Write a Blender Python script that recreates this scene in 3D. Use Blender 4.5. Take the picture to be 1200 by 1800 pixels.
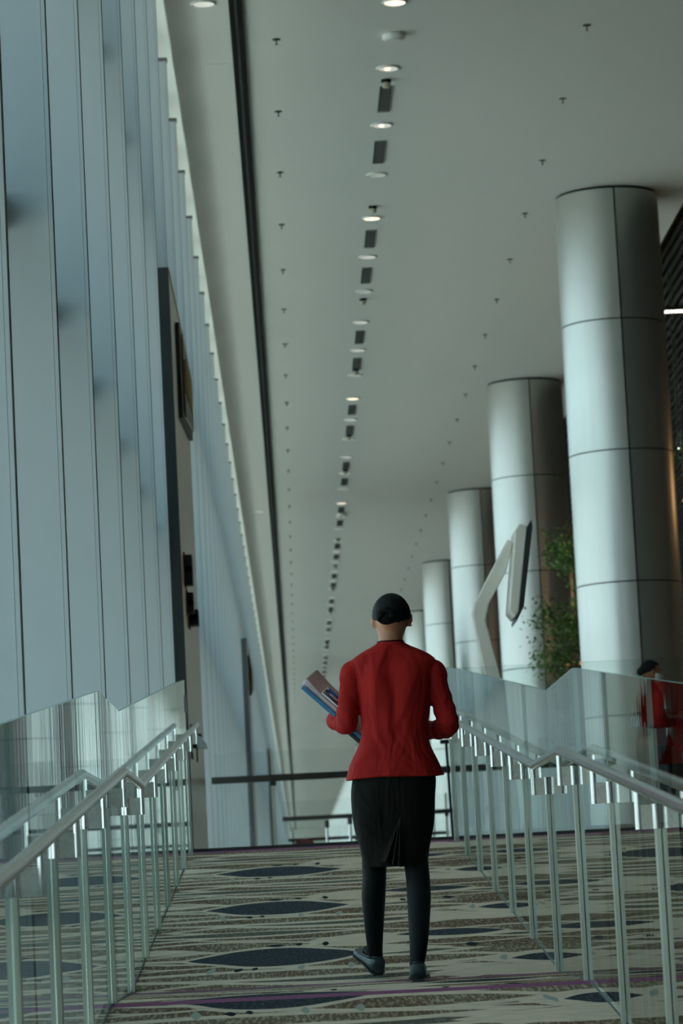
import bpy, bmesh, math, random
from mathutils import Vector, Matrix
for o in list(bpy.data.objects): bpy.data.objects.remove(o)
SC = bpy.context.scene
COL = SC.collection
# ---------------------------------------------------------------- camera, world, exposure
# world axes: +Y runs along the concourse, +X to its inner side, z = 0 at the photographer's eye
F_PX, YAW, PITCH, ROLL = 5658.9, .0186, .118, .0501
cy, sy = math.cos(YAW), math.sin(YAW)
fwd = Vector((sy*math.cos(PITCH), cy*math.cos(PITCH), math.sin(PITCH)))
rgt = Vector((cy, -sy, 0)); upv = rgt.cross(fwd)
r2 = math.cos(ROLL)*rgt - math.sin(ROLL)*upv
u2 = math.sin(ROLL)*rgt + math.cos(ROLL)*upv
cam = bpy.data.cameras.new('camera'); cam_o = bpy.data.objects.new('camera', cam); COL.objects.link(cam_o)
cam_o.matrix_world = Matrix(((r2.x, u2.x, -fwd.x, 0), (r2.y, u2.y, -fwd.y, 0), (r2.z, u2.z, -fwd.z, 0), (0, 0, 0, 1)))
cam.sensor_fit = 'VERTICAL'; cam.sensor_height = 36; cam.sensor_width = 24
cam.lens = F_PX*36/1800; cam.clip_start = .1; cam.clip_end = 2000
cam.dof.use_dof = True; cam.dof.focus_distance = 13.5; cam.dof.aperture_fstop = 7.5
SC.camera = cam_o
SC.view_settings.view_transform = 'Standard'; SC.view_settings.look = 'None'
SC.view_settings.gamma = 1; SC.view_settings.use_curve_mapping = False
SC.view_settings.exposure = 0.05
SC.cycles.use_denoising = True
SC.cycles.transparent_max_bounces = 24
SC.cycles.max_bounces = 10; SC.cycles.diffuse_bounces = 5; SC.cycles.glossy_bounces = 6
SC.cycles.caustics_reflective = False; SC.cycles.caustics_refractive = False
SC.cycles.sample_clamp_indirect = 6

W = bpy.data.worlds.new('overcast_sky'); SC.world = W; W.use_nodes = True
wn, wl = W.node_tree.nodes, W.node_tree.links
wn.clear()
tc = wn.new('ShaderNodeTexCoord'); sp = wn.new('ShaderNodeSeparateXYZ'); mr = wn.new('ShaderNodeMapRange')
mr.inputs[1].default_value = -.25; mr.inputs[2].default_value = 1.0
ramp = wn.new('ShaderNodeValToRGB'); bg = wn.new('ShaderNodeBackground'); wo = wn.new('ShaderNodeOutputWorld')
els = ramp.color_ramp.elements
els[0].position = 0; els[0].color = (.45, .44, .40, 1)
els[1].position = 1; els[1].color = (.26, .52, .64, 1)
for p, c in ((.19, (.50, .50, .47, 1)), (.215, (.76, .88, .91, 1)), (.45, (.43, .67, .77, 1))):
    e = els.new(p); e.color = c
wl.new(tc.outputs['Generated'], sp.inputs[0]); wl.new(sp.outputs['Z'], mr.inputs[0])
wl.new(mr.outputs[0], ramp.inputs[0]); wl.new(ramp.outputs[0], bg.inputs[0]); wl.new(bg.outputs[0], wo.inputs[0])
bg.inputs[1].default_value = 3.0
# hazy sun from the far side of the building: it lights the apron outside, not the hall
sun = bpy.data.lights.new('sun', 'SUN'); sun.energy = 12.; sun.angle = math.radians(4); sun.color = (1, .93, .82)
sun_o = bpy.data.objects.new('sun', sun); COL.objects.link(sun_o)
sun_o.rotation_euler = Vector((-.42, .25, -.87)).to_track_quat('-Z', 'Y').to_euler()

# ---------------------------------------------------------------- layout numbers (metres)
XL, XR = -.7328, 1.0828            # inner faces of the two glass balustrades
RL, RR = -.6546, 1.0185            # handrail centre lines
H0, D1, D2, D3, SL = -.373, 12.34, 13.71, 22.2, 1/12   # landing height, ramp breaks, slope
UP = H0 + (D3-D2)*SL               # upper floor
BASE = -1.6                        # concourse floor beside the ramp
CEIL = 8.5
END = 420.0
HG, HR = 1.191, .876
def floor_z(y):
    return H0-(D1-y)*SL if y < D1 else (H0 if y < D2 else min(H0+(y-D2)*SL, UP))

# ---------------------------------------------------------------- helpers
def mat(name, col=(.5, .5, .5), rough=.5, metal=0., spec=.5, emit=None, es=0.):
    m = bpy.data.materials.new(name); m.use_nodes = True
    b = m.node_tree.nodes['Principled BSDF']
    b.inputs['Base Color'].default_value = (*col, 1); b.inputs['Roughness'].default_value = rough
    b.inputs['Metallic'].default_value = metal; b.inputs['Specular IOR Level'].default_value = spec
    if emit: b.inputs['Emission Color'].default_value = (*emit, 1); b.inputs['Emission Strength'].default_value = es
    return m
def noise_var(m, scale=(1, 1, 1), amt=.1, bump=0., detail=3, nscale=5., rough_amt=0., coord='Object'):
    """grain: multiply base colour by 1 +- amt of a noise, optional bump"""
    nt = m.node_tree; n, l = nt.nodes, nt.links; b = n['Principled BSDF']
    t = n.new('ShaderNodeTexCoord'); mp = n.new('ShaderNodeMapping'); mp.inputs['Scale'].default_value = scale
    nz = n.new('ShaderNodeTexNoise'); nz.inputs['Scale'].default_value = nscale; nz.inputs['Detail'].default_value = detail
    l.new(t.outputs[coord], mp.inputs[0]); l.new(mp.outputs[0], nz.inputs['Vector'])
    if amt:
        mr = n.new('ShaderNodeMapRange'); mr.inputs[1].default_value = .3; mr.inputs[2].default_value = .7
        mr.inputs[3].default_value = 1-amt; mr.inputs[4].default_value = 1+amt
        l.new(nz.outputs[0], mr.inputs[0])
        vm = n.new('ShaderNodeVectorMath'); vm.operation = 'MULTIPLY'; vm.inputs[0].default_value = b.inputs['Base Color'].default_value[:3]
        l.new(mr.outputs[0], vm.inputs[1]); l.new(vm.outputs[0], b.inputs['Base Color'])
    if bump:
        bp = n.new('ShaderNodeBump'); bp.inputs['Strength'].default_value = 1; bp.inputs['Distance'].default_value = bump
        l.new(nz.outputs[0], bp.inputs['Height']); l.new(bp.outputs[0], b.inputs['Normal'])
    return m

class MB:
    def __init__(s): s.v = []; s.f = []; s.m = []
    def add(s, vs, fs, mi=0):
        k = len(s.v); s.v += [tuple(v) for v in vs]; s.f += [tuple(i+k for i in f) for f in fs]
        s.m += [mi]*len(fs) if isinstance(mi, int) else list(mi); return s
    def box(s, x0, x1, y0, y1, z0, z1, mi=0):
        return s.add([(x, y, z) for z in (z0, z1) for y in (y0, y1) for x in (x0, x1)],
                     [(0, 2, 3, 1), (4, 5, 7, 6), (0, 1, 5, 4), (2, 6, 7, 3), (0, 4, 6, 2), (1, 3, 7, 5)], mi)
    def prism_x(s, poly, x0, x1, side=0, edge=0):
        """poly: (y, z) counter-clockwise seen from +X"""
        n = len(poly)
        vs = [(x0, y, z) for y, z in poly]+[(x1, y, z) for y, z in poly]
        fs = [tuple(range(n-1, -1, -1)), tuple(range(n, 2*n))]+[(i, (i+1) % n, n+(i+1) % n, n+i) for i in range(n)]
        return s.add(vs, fs, [side, side]+[edge]*n)
    def prism_z(s, poly, z0, z1, mi=0):
        n = len(poly)
        vs = [(x, y, z0) for x, y in poly]+[(x, y, z1) for x, y in poly]
        return s.add(vs, [tuple(range(n-1, -1, -1)), tuple(range(n, 2*n))]+[(i, (i+1) % n, n+(i+1) % n, n+i) for i in range(n)], mi)
    def prism_y(s, poly, y0, y1, mi=0):
        n = len(poly)
        vs = [(x, y0, z) for x, z in poly]+[(x, y1, z) for x, z in poly]
        return s.add(vs, [tuple(range(n)), tuple(range(2*n-1, n-1, -1))]+[(i, n+i, n+(i+1) % n, (i+1) % n) for i in range(n)], mi)
    def tube(s, path, rad, n=12, cap=True, flat=1., mi=0, up=None):
        path = [Vector(p) for p in path]; m = len(path)
        rad = [rad]*m if isinstance(rad, (int, float)) else list(rad)
        rings = []; prev = None
        for i, p in enumerate(path):
            t = (path[min(i+1, m-1)]-path[max(i-1, 0)]).normalized()
            if prev is None:
                a = Vector(up) if up else (Vector((0, 0, 1)) if abs(t.z) < .9 else Vector((0, 1, 0)))
                a = (a-t*a.dot(t)).normalized()
            else: a = (prev-t*prev.dot(t)).normalized()
            prev = a; b = t.cross(a); r = rad[i]
            # widen at mitres
            k = 1.
            if 0 < i < m-1:
                c = (path[i+1]-p).normalized().dot((p-path[i-1]).normalized()); k = 1/max(.6, math.sqrt((1+c)/2))
            ra, rb = (r, r*flat) if isinstance(r, (int, float)) else r
            rings.append([p+a*(math.cos(2*math.pi*j/n)*ra*k)+b*(math.sin(2*math.pi*j/n)*rb) for j in range(n)])
        return s.rings(rings, cap, mi)
    def rings(s, rings, cap=True, mi=0):
        n = len(rings[0]); vs = [v for r in rings for v in r]; fs = []
        for i in range(len(rings)-1):
            for j in range(n):
                a, b = i*n+j, i*n+(j+1) % n; fs.append((a, b, b+n, a+n))
        if cap: fs.append(tuple(range(n-1, -1, -1))); fs.append(tuple(range((len(rings)-1)*n, len(rings)*n)))
        return s.add(vs, fs, mi)
    def lathe(s, prof, c=(0, 0, 0), n=24, mi=0, cap=True):
        return s.rings([[(c[0]+r*math.cos(2*math.pi*j/n), c[1]+r*math.sin(2*math.pi*j/n), c[2]+z) for j in range(n)] for r, z in prof], cap, mi)
    def ball(s, c, r, n=16, m=10, mi=0, rot=None):
        c = Vector(c); r = (r, r, r) if isinstance(r, (int, float)) else r
        R = rot or Matrix.Identity(3)
        rg = []
        for i in range(m+1):
            th = math.pi*(.02+.96*i/m)
            rg.append([c+R @ Vector((r[0]*math.sin(th)*math.cos(2*math.pi*j/n), r[1]*math.sin(th)*math.sin(2*math.pi*j/n), -r[2]*math.cos(th))) for j in range(n)])
        return s.rings(rg, True, mi)
    def mesh(s, name, mats, smooth=False):
        me = bpy.data.meshes.new(name); me.from_pydata([tuple(v) for v in s.v], [], s.f)
        for m in (mats if isinstance(mats, (list, tuple)) else [mats]): me.materials.append(m)
        for p, k in zip(me.polygons, s.m): p.material_index = k; p.use_smooth = bool(smooth)
        bm = bmesh.new(); bm.from_mesh(me); bmesh.ops.recalc_face_normals(bm, faces=bm.faces); bm.to_mesh(me); bm.free()
        if smooth and smooth is not True: me.set_sharp_from_angle(angle=math.radians(smooth))
        return me
    def obj(s, name, mats, parent=None, smooth=False, bevel=0., loc=None):
        o = link(name, s.mesh(name, mats, smooth), parent, loc)
        if bevel:
            b = o.modifiers.new('bevel', 'BEVEL'); b.width = bevel; b.segments = 2; b.limit_method = 'ANGLE'; b.angle_limit = .7
        return o
def link(name, data, parent=None, loc=None):
    o = bpy.data.objects.new(name, data); COL.objects.link(o)
    if parent: o.parent = parent
    if loc: o.location = loc
    return o
def tag(o, label=None, cat=None, group=None, kind=None):
    if label: o['label'] = label
    if cat: o['category'] = cat
    if group: o['group'] = group
    if kind: o['kind'] = kind
    return o
def thing(name, label, cat, loc=(0, 0, 0), group=None, rz=0.):
    o = link(name, None, None, loc); o.rotation_euler.z = rz; o.empty_display_size = .2
    return tag(o, label, cat, group)
def copy_tree(o, parent=None):
    c = o.copy(); COL.objects.link(c); c.parent = parent
    for ch in list(o.children): copy_tree(ch, c)
    return c
ORD = ['first', 'second', 'third', 'fourth', 'fifth', 'sixth', 'seventh', 'eighth', 'ninth', 'tenth', 'eleventh', 'twelfth',
       'thirteenth', 'fourteenth', 'fifteenth', 'sixteenth', 'seventeenth', 'eighteenth', 'nineteenth', 'twentieth']

# ---------------------------------------------------------------- materials
M = {}
M['ceil'] = mat('ceiling_paint', (.69, .69, .65), .75, spec=.25)
noise_var(M['ceil'], (1, .15, 1), .025, nscale=.8)
M['white'] = mat('white_paint', (.78, .78, .75), .55)
M['fin'] = mat('fin_paint', (.42, .465, .485), .30, spec=.5)
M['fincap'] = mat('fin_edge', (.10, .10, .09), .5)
M['bronze'] = mat('dark_bronze', (.045, .045, .04), .35, metal=.4)
M['black'] = mat('black_plastic', (.012, .013, .014), .4)
M['dark'] = mat('dark_gap', (.01, .01, .01), .8, spec=.1)
M['track'] = mat('track_black', (.003, .004, .004), .7, spec=.1)
M['trackgrey'] = mat('track_channel', (.13, .138, .134), .6)
M['steel'] = mat('brushed_steel', (.55, .57, .58), .17, metal=1.)
noise_var(M['steel'], (60, 3, 60), .03, nscale=4)
M['chrome'] = mat('polished_bracket', (.72, .72, .69), .16, metal=1.)
M['plate'] = mat('bracket_plate', (.55, .54, .49), .38, metal=1.)
noise_var(M['plate'], (1, 1, 1), .12, nscale=60)
M['post'] = mat('post_satin', (.50, .53, .455), .28, metal=.35)
noise_var(M['post'], (1, 1, .05), .06, nscale=60)
M['colclad'] = mat('column_panel', (.47, .485, .46), .34, metal=.85)
M['portal_side'] = mat('portal_beige', (.78, .75, .67), .30, metal=.6)
M['portal_end'] = mat('portal_slate', (.045, .055, .06), .5)
M['gold'] = mat('gold_trim', (.55, .43, .18), .3, metal=.9)
M['darkceil'] = mat('dark_slats', (.022, .025, .024), .7)
M['darkwall'] = mat('dark_wall', (.03, .032, .03), .7)
M['warmwall'] = mat('timber_wall', (.16, .08, .035), .6)
M['lowfloor'] = mat('floor_stone', (.16, .17, .165), .25)
M['ground'] = mat('apron_concrete', (.58, .57, .53), .9)
M['navy'] = mat('navy_cloth', (.015, .022, .05), .7)
M['kiosk'] = mat('kiosk_shell', (.66, .64, .58), .45)
M['edge'] = mat('glass_edge', (.33, .50, .46), .2)
M['lampwarm'] = mat('lamp_warm', (.9, .8, .6), .5, emit=(1, .70, .38), es=.9)
M['lampwhite'] = mat('lamp_white', (.9, .9, .85), .5, emit=(1, .93, .82), es=.35)
M['lampoff'] = mat('lamp_diffuser', (.85, .84, .78), .5, emit=(1, .93, .82), es=.10)
M['glow'] = mat('lamp_bright', (.9, .8, .6), .5, emit=(1, .80, .55), es=1.8)
M['strip'] = mat('strip_light', (.9, .9, .9), .5, emit=(1, .93, .82), es=2.2)
M['amber'] = mat('amber_lamp', (.9, .5, .2), .5, emit=(1, .42, .12), es=2.)

def glass_mat(name, tint, rscale=1., rough=0.):
    m = bpy.data.materials.new(name); m.use_nodes = True; n, l = m.node_tree.nodes, m.node_tree.links; n.clear()
    out = n.new('ShaderNodeOutputMaterial'); mix = n.new('ShaderNodeMixShader'); tr = n.new('ShaderNodeBsdfTransparent'); gl = n.new('ShaderNodeBsdfGlossy')
    tr.inputs[0].default_value = (*tint, 1); gl.inputs['Roughness'].default_value = rough; gl.inputs[0].default_value = (.96, 1, .985, 1)
    g = n.new('ShaderNodeNewGeometry'); dot = n.new('ShaderNodeVectorMath'); dot.operation = 'DOT_PRODUCT'
    l.new(g.outputs['Normal'], dot.inputs[0]); l.new(g.outputs['Incoming'], dot.inputs[1])
    def mth(op, a, b=None, c=None):
        x = n.new('ShaderNodeMath'); x.operation = op
        for i, v in enumerate((a, b, c)):
            if v is None: continue
            if isinstance(v, (int, float)): x.inputs[i].default_value = v
            else: l.new(v, x.inputs[i])
        return x.outputs[0]
    c = mth('ABSOLUTE', dot.outputs['Value']); f = mth('POWER', mth('SUBTRACT', 1., c), 5.)
    F = mth('MULTIPLY_ADD', f, .96, .04)
    R = mth('DIVIDE', mth('MULTIPLY', F, 2.), mth('ADD', F, 1.))
    R = mth('MULTIPLY', mth('MULTIPLY', R, rscale), mth('SUBTRACT', 1., g.outputs['Backfacing']))
    l.new(R, mix.inputs[0]); l.new(tr.outputs[0], mix.inputs[1]); l.new(gl.outputs[0], mix.inputs[2]); l.new(mix.outputs[0], out.inputs[0])
    # very slight unevenness of toughened glass, drawn out vertically
    t = n.new('ShaderNodeTexCoord'); mp = n.new('ShaderNodeMapping'); mp.inputs['Scale'].default_value = (1, 9, .25)
    nz = n.new('ShaderNodeTexNoise'); nz.inputs['Scale'].default_value = 1.3; nz.inputs['Detail'].default_value = 2
    bp = n.new('ShaderNodeBump'); bp.inputs['Distance'].default_value = .00022
    l.new(t.outputs['Object'], mp.inputs[0]); l.new(mp.outputs[0], nz.inputs['Vector']); l.new(nz.outputs[0], bp.inputs['Height']); l.new(bp.outputs[0], gl.inputs['Normal'])
    return m
M['glass'] = glass_mat('toughened_glass', (.945, .975, .965), .95)
M['clear'] = glass_mat('clear_guard_glass', (.975, .988, .984), .9)
M['pane'] = glass_mat('window_pane', (.90, .945, .95), 1.)

# ---------------------------------------------------------------- woven carpet
def carpet():
    m = bpy.data.materials.new('woven_carpet'); m.use_nodes = True; nt = m.node_tree; n, l = nt.nodes, nt.links
    b = n['Principled BSDF']; b.inputs['Roughness'].default_value = .95; b.inputs['Specular IOR Level'].default_value = .1
    def mth(op, a, b_=None, c=None, clamp=False):
        x = n.new('ShaderNodeMath'); x.operation = op; x.use_clamp = clamp
        for i, v in enumerate((a, b_, c)):
            if v is None: continue
            if isinstance(v, (int, float)): x.inputs[i].default_value = v
            else: l.new(v, x.inputs[i])
        return x.outputs[0]
    def mix(f, a, c):
        x = n.new('ShaderNodeMix'); x.data_type = 'RGBA'; l.new(f, x.inputs[0]) if not isinstance(f, float) else None
        for i, v in ((6, a), (7, c)):
            if isinstance(v, tuple): x.inputs[i].default_value = (*v, 1)
            else: l.new(v, x.inputs[i])
        return x.outputs[2]
    t = n.new('ShaderNodeTexCoord'); s = n.new('ShaderNodeSeparateXYZ'); l.new(t.outputs['Object'], s.inputs[0])
    def noise(sx, sy, sc, det=2):
        mp = n.new('ShaderNodeMapping'); mp.inputs['Scale'].default_value = (sx, sy, 0)
        z = n.new('ShaderNodeTexNoise'); z.inputs['Scale'].default_value = sc; z.inputs['Detail'].default_value = det
        l.new(t.outputs['Object'], mp.inputs[0]); l.new(mp.outputs[0], z.inputs['Vector']); return z.outputs[0]
    wob = noise(1, 1, 2.2, 1)
    X = mth('MULTIPLY_ADD', wob, .10, mth('SUBTRACT', s.outputs['X'], .05))
    Y = mth('MULTIPLY_ADD', wob, .04, mth('SUBTRACT', s.outputs['Y'], .02))
    TX, TY = 2.9, 2.58
    x = mth('SUBTRACT', mth('FLOORED_MODULO', mth('ADD', X, 1.3), TX), 1.3)   # -1.3 .. 1.6
    y = mth('FLOORED_MODULO', mth('SUBTRACT', Y, 13.64), TY)                  # 0 .. 2.58
    thread = noise(75, 9, 1, 2); thread2 = noise(9, 28, 1, 3)
    w1 = mth('MULTIPLY', mth('SUBTRACT', thread, .47), 7., clamp=True)
    brown = mix(mth('MULTIPLY', w1, .75), (.155, .090, .053), (.40, .285, .185))
    brown = mix(mth('MULTIPLY', mth('SUBTRACT', noise(2.2, 1.6, 1, 1), .42), 5., clamp=True), brown, mix(w1, (.20, .135, .088), (.46, .36, .26)))
    light = mix(mth('MULTIPLY', mth('SUBTRACT', thread2, .35), 2.5, clamp=True), (.66, .505, .385), (.85, .665, .515))
    taupe = mix(w1, (.12, .105, .08), (.19, .165, .13))
    navy = mix(mth('MULTIPLY', mth('SUBTRACT', noise(60, 30, 1, 2), .5), 5., clamp=True), (.030, .034, .045), (.11, .12, .135))
    ltxt = dict(B=brown, L=light, T=taupe, N=navy, K=(.012, .014, .02), W=(.40, .38, .33))
    cur = brown
    rnd = random.Random(11)
    lenses = []
    for k in range(9):       # filler: long overlapping leaves in rows
        yy = .12+k*.287
        lenses.append((rnd.uniform(-1.2, 1.5), yy, rnd.uniform(.45, .80), rnd.uniform(.15, .23), 'BTBBTBB'[k % 7], rnd.uniform(.30, .45)))
        lenses.append((rnd.uniform(-1.2, 1.5), yy+.13, rnd.uniform(.3, .6), rnd.uniform(.12, .19), 'LBTB'[k % 4], .35))
    lenses += [(.60, 1.95, .50, .20, 'L', 0), (.33, 1.93, .30, .26, 'L', .1), (.95, .30, .45, .22, 'L', 0), (1.10, .74, .34, .30, 'L', 0),
               (-.75, 1.65, .34, .2, 'L', 0), (-.8, .55, .4, .16, 'L', .0), (.38, .92, .50, .17, 'B', .6), (-.15, .55, .80, .13, 'B', .8),
               (.72, 2.06, .27, .17, 'N', .18), (1.10, .74, .17, .17, 'N', .12), (-.125, 1.29, .40, .40, 'N', .24), (-.30, 2.45, .55, .10, 'T', .7)]
    for (cx, w_, hh) in ((-.40, .02, .13), (.20, .018, .12), (.0, .015, .1), (.9, .02, .12)): lenses.append((cx, .80, w_, hh, 'W', 0))
    for (cx, yy, w_, hh) in ((-.27, .80, .022, .07), (-.2, .82, .015, .06), (-.14, 1.80, .05, .06), (-.02, 1.82, .02, .07), (.12, 1.80, .018, .10), (.8, 1.45, .03, .09), (.55, 1.42, .02, .07)):
        lenses.append((cx, yy, w_, hh, 'K', 0))
    for cx, c_y, w_, hh, k, halo in lenses:
        u = mth('MULTIPLY', mth('SUBTRACT', x, cx), 1/w_); v = mth('MULTIPLY', mth('SUBTRACT', y, c_y), 1/hh)
        d = mth('SUBTRACT', mth('MULTIPLY_ADD', mth('MULTIPLY', u, u), -1., 1.), mth('ABSOLUTE', v))
        if halo: cur = mix(mth('MULTIPLY', mth('ADD', d, halo), 30., clamp=True), cur, light)
        cur = mix(mth('MULTIPLY', d, 30., clamp=True), cur, ltxt[k])
    # two plum bands where the slope breaks and one at the ramp head
    yw = s.outputs['Y']
    for a, c_ in ((12.24, 12.40), (13.59, 13.72), (22.02, 22.19)):
        f = mth('MULTIPLY', mth('GREATER_THAN', yw, a), mth('LESS_THAN', yw, c_)); cur = mix(f, cur, (.30, .10, .20))
    pile = noise(240, 240, 1, 1)
    vm = n.new('ShaderNodeVectorMath'); vm.operation = 'MULTIPLY'; l.new(cur, vm.inputs[0])
    l.new(mth('MULTIPLY_ADD', pile, .7, .65), vm.inputs[1]); l.new(vm.outputs[0], b.inputs['Base Color'])
    return m
M['carpet'] = carpet()

# ---------------------------------------------------------------- floors
ys = [-3, D1, D2, D3]
g = MB()
g.prism_x([(-3, BASE), (D3, BASE), (D3, UP), (D2, H0), (D1, H0), (-3, floor_z(-3))], XL-.03, XR+.03)
floor = g.obj('floor', M['carpet']); tag(floor, 'patterned woven carpet of the ramp, with plum bands across it', kind='structure')
MB().box(-1.5, 16, D3, END, BASE, UP).obj('upper_floor', M['carpet'], floor)
MB().box(-1.5, 16, -15, D3, BASE-.2, BASE).obj('lower_floor', M['lowfloor'], floor)
tag(MB().box(XL-.03, XR+.03, D3-.005, D3+.05, UP-.03, UP+.022).obj('trim_1', M['bronze']), 'thin dark metal edging at the head of the ramp', kind='structure')
tag(MB().box(-160, -1.5, -200, 700, -7.2, -7).obj('ground', M['ground']), 'pale concrete apron outside the glazed wall', kind='structure')

# ---------------------------------------------------------------- ceiling
prof = [(-.882, 8.37)]
for k in range(9):
    a = k/8; prof.append((-.882+.012+.30*a, 8.372+.128*math.sin(a*math.pi/2)))
lo = prof+[(5.28, CEIL), (5.28, 8.9), (-.882, 8.9)]
ceil = MB().prism_y(lo, -15, END).obj('ceiling', M['ceil']); tag(ceil, kind='structure')
MB().box(-1.6, -.88, -15, END, 8.66, 8.9).obj('perimeter_soffit', M['white'], ceil)
sl = MB(); sl.box(5.28, 16, -15, END, 8.95, 9.1)
for k in range(90): x0 = 5.34+k*.118; sl.box(x0, x0+.05, 20, 110, 8.62, 8.95)
sl.obj('dark_slat_ceiling', M['darkceil'], ceil)['kind'] = 'stuff'
MB().box(-4, 16, -15, END, 9.1, 9.5).obj('roof_deck', M['white'], ceil)
tk = thing('ceiling_track', 'twin black slot track running the length of the white ceiling', 'track', (0, 0, CEIL))
for a, b_, mm in ((-.278, -.229, 'track'), (-.203, -.148, 'track')):
    MB().box(a, b_, 0, END, -.035, .0).obj('track_rail', M[mm], tk)
MB().box(-.229, -.203, 0, END, -.02, .0).obj('track_channel', M['trackgrey'], tk)

# row of downlights
def downlight(x, y, key, label, group, r=.118):
    t = thing('downlight', label, 'ceiling light', (x, y, CEIL), group)
    return t
ring_me = MB().lathe([(.10, -.002), (.10, -.014), (.112, -.02), (.122, -.012), (.124, 0)], n=28).mesh('ring', M['white'], True)
def bowl(mt): return MB().lathe([(.0005, -.003), (.05, -.004), (.1, -.012)], n=28, cap=False).mesh('lens', mt, True)
lensm = {k: bowl(M[k]) for k in ('lampwarm', 'lampwhite', 'lampoff', 'glow')}
bulb_me = MB().ball((0, 0, 0), (.028, .028, .010)).mesh('bulb', M['glow'], True)
dl = []
for k in range(46):
    y = 30.2+2.487*k
    key = {0: 'glow', 1: 'lampwhite', 2: 'lampwhite', 3: 'lampoff', 4: 'glow', 5: 'lampwhite', 10: 'glow', 16: 'glow'}.get(k, 'lampwhite' if k % 3 else 'lampoff')
    state = {'glow': 'glowing warm', 'lampwhite': 'dim white', 'lampoff': 'nearly unlit'}[key]
    if k < 16: lab, gr = f'round {state} recessed downlight, {ORD[k]} from the top of the photo in the middle row', 'downlights in the middle row of the ceiling'
    elif k == 16: lab, gr = 'bright warm downlight above the dark ceiling shadow, seventeenth of the middle row', 'downlights in the middle row of the ceiling'
    else: lab, gr = 'tiny distant recessed downlight far along the middle ceiling row', 'downlights in the middle row of the ceiling'
    t = downlight(1.318, y, key, lab, gr)
    link('ring', ring_me, t); link('lens', lensm[key], t)
    if k in (0, 1, 2): link('bulb', bulb_me, t, (0, .03, -.012))
for k, (x, y, s_) in enumerate(((-.52, 29.95, 'round chrome recessed downlight at the top left beside the black track'), (-.49, 70.8, 'small pinkish recessed light between the black track and the windows'))):
    t = thing('downlight', s_, 'ceiling light', (x, y, CEIL)); link('ring', ring_me, t); link('lens', lensm['lampwhite'], t)
# detectors
for y, lab in ((31.38, 'white round flat detector box below the first downlight, nearest the camera'), (71.9, 'white round flat detector box far along the ceiling in the shadow band')):
    t = thing('ceiling_detector', lab, 'detector', (1.34, y, CEIL))
    MB().lathe([(.10, 0), (.112, -.01), (.112, -.045), (.10, -.058), (.02, -.06)], n=28).obj('housing', M['white'], t, smooth=40)
    MB().lathe([(.085, -.058), (.085, -.066), (.06, -.068)], n=24).obj('cover_plate', M['ceil'], t, smooth=40)
smo_a = MB().lathe([(.052, 0), (.052, -.03), (.047, -.035)], n=16).mesh('collar', M['dark'], 40)
smo_b = MB().lathe([(.04, -.03), (.043, -.06), (.036, -.088), (.01, -.092)], n=16).mesh('sensor_cup', mat('sensor_cup', (.42, .42, .30), .5), 40)
for k in range(18):
    y = 33.18+6.27*k
    busy = [(30.2+2.487*q, .18) for q in range(46)]+[(34.0+7.46*q+o_, .62) for q in range(15) for o_ in (0, 2.5)]
    while k > 3 and any(abs(y-b_) < w_ for b_, w_ in busy): y += .1
    lab = f'small dark-collared smoke sensor, {ORD[k]} from the top of the photo in the middle row' if k < 8 else 'tiny distant smoke sensor far along the middle ceiling row'
    t = thing('smoke_sensor', lab, 'sensor', (1.315, y, CEIL), 'smoke sensors along the ceiling'); link('collar', smo_a, t); link('sensor_cup', smo_b, t)
# air vents
vf = MB()
for a, b_, c, d in ((-.068, -.056, -.56, .56), (.056, .068, -.56, .56), (-.056, .056, -.56, -.545), (-.056, .056, .545, .56)): vf.box(a, b_, c, d, -.012, 0)
vf_me = vf.mesh('vent_frame', M['trackgrey']); vb_me = MB().box(-.056, .056, -.545, .545, -.003, 0).mesh('vent_backing', mat('vent_shadow', (.035, .037, .035), .8))
vs_me = MB().box(-.004, .004, -.545, .545, -.010, -.003).mesh('louvre_blade', M['trackgrey'])
n_ = 0
for k in range(15):
    for off in (0, 2.5):
        y = 34.0+7.46*k+off
        lab = f'narrow louvred air vent, {ORD[n_]} from the top in the middle ceiling row' if n_ < 14 else 'tiny distant air vent far along the middle ceiling row'
        t = thing('air_vent', lab, 'air vent', (1.322, y, CEIL), 'air vents in the middle row of the ceiling'); n_ += 1
        link('vent_frame', vf_me, t); link('vent_backing', vb_me, t)
        if k < 4:
            for j in range(5): link('louvre_blade', vs_me, t, (-.036+j*.018, 0, 0))
# sprinklers
spa = MB().lathe([(.042, 0), (.042, -.006), (.03, -.010)], n=14).mesh('escutcheon', M['bronze'], 40)
spb = MB().lathe([(.007, -.008), (.007, -.05), (.016, -.052), (.016, -.056)], n=10).mesh('sprinkler_head', M['bronze'], 40)
for side, x in (('left', .17), ('right', 3.277)):
    for k in range(38):
        y = 31.37+2.977*k
        lab = (f'ceiling sprinkler, {ORD[k]} from the top of the photo in the {side} row' if k < 15 else f'tiny distant ceiling sprinkler far along the {side} row')
        t = thing('sprinkler', lab, 'sprinkler', (x, y, CEIL), f'sprinklers in the {side} row of the ceiling')
        link('escutcheon', spa, t); link('sprinkler_head', spb, t)
t = MB().box(-.14, .14, -.14, .14, -.004, 0).obj('access_hatch', M['ceil'], loc=(-.41, 32.35, CEIL)); tag(t, 'small flush white access hatch left of the black track', 'hatch')

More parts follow.
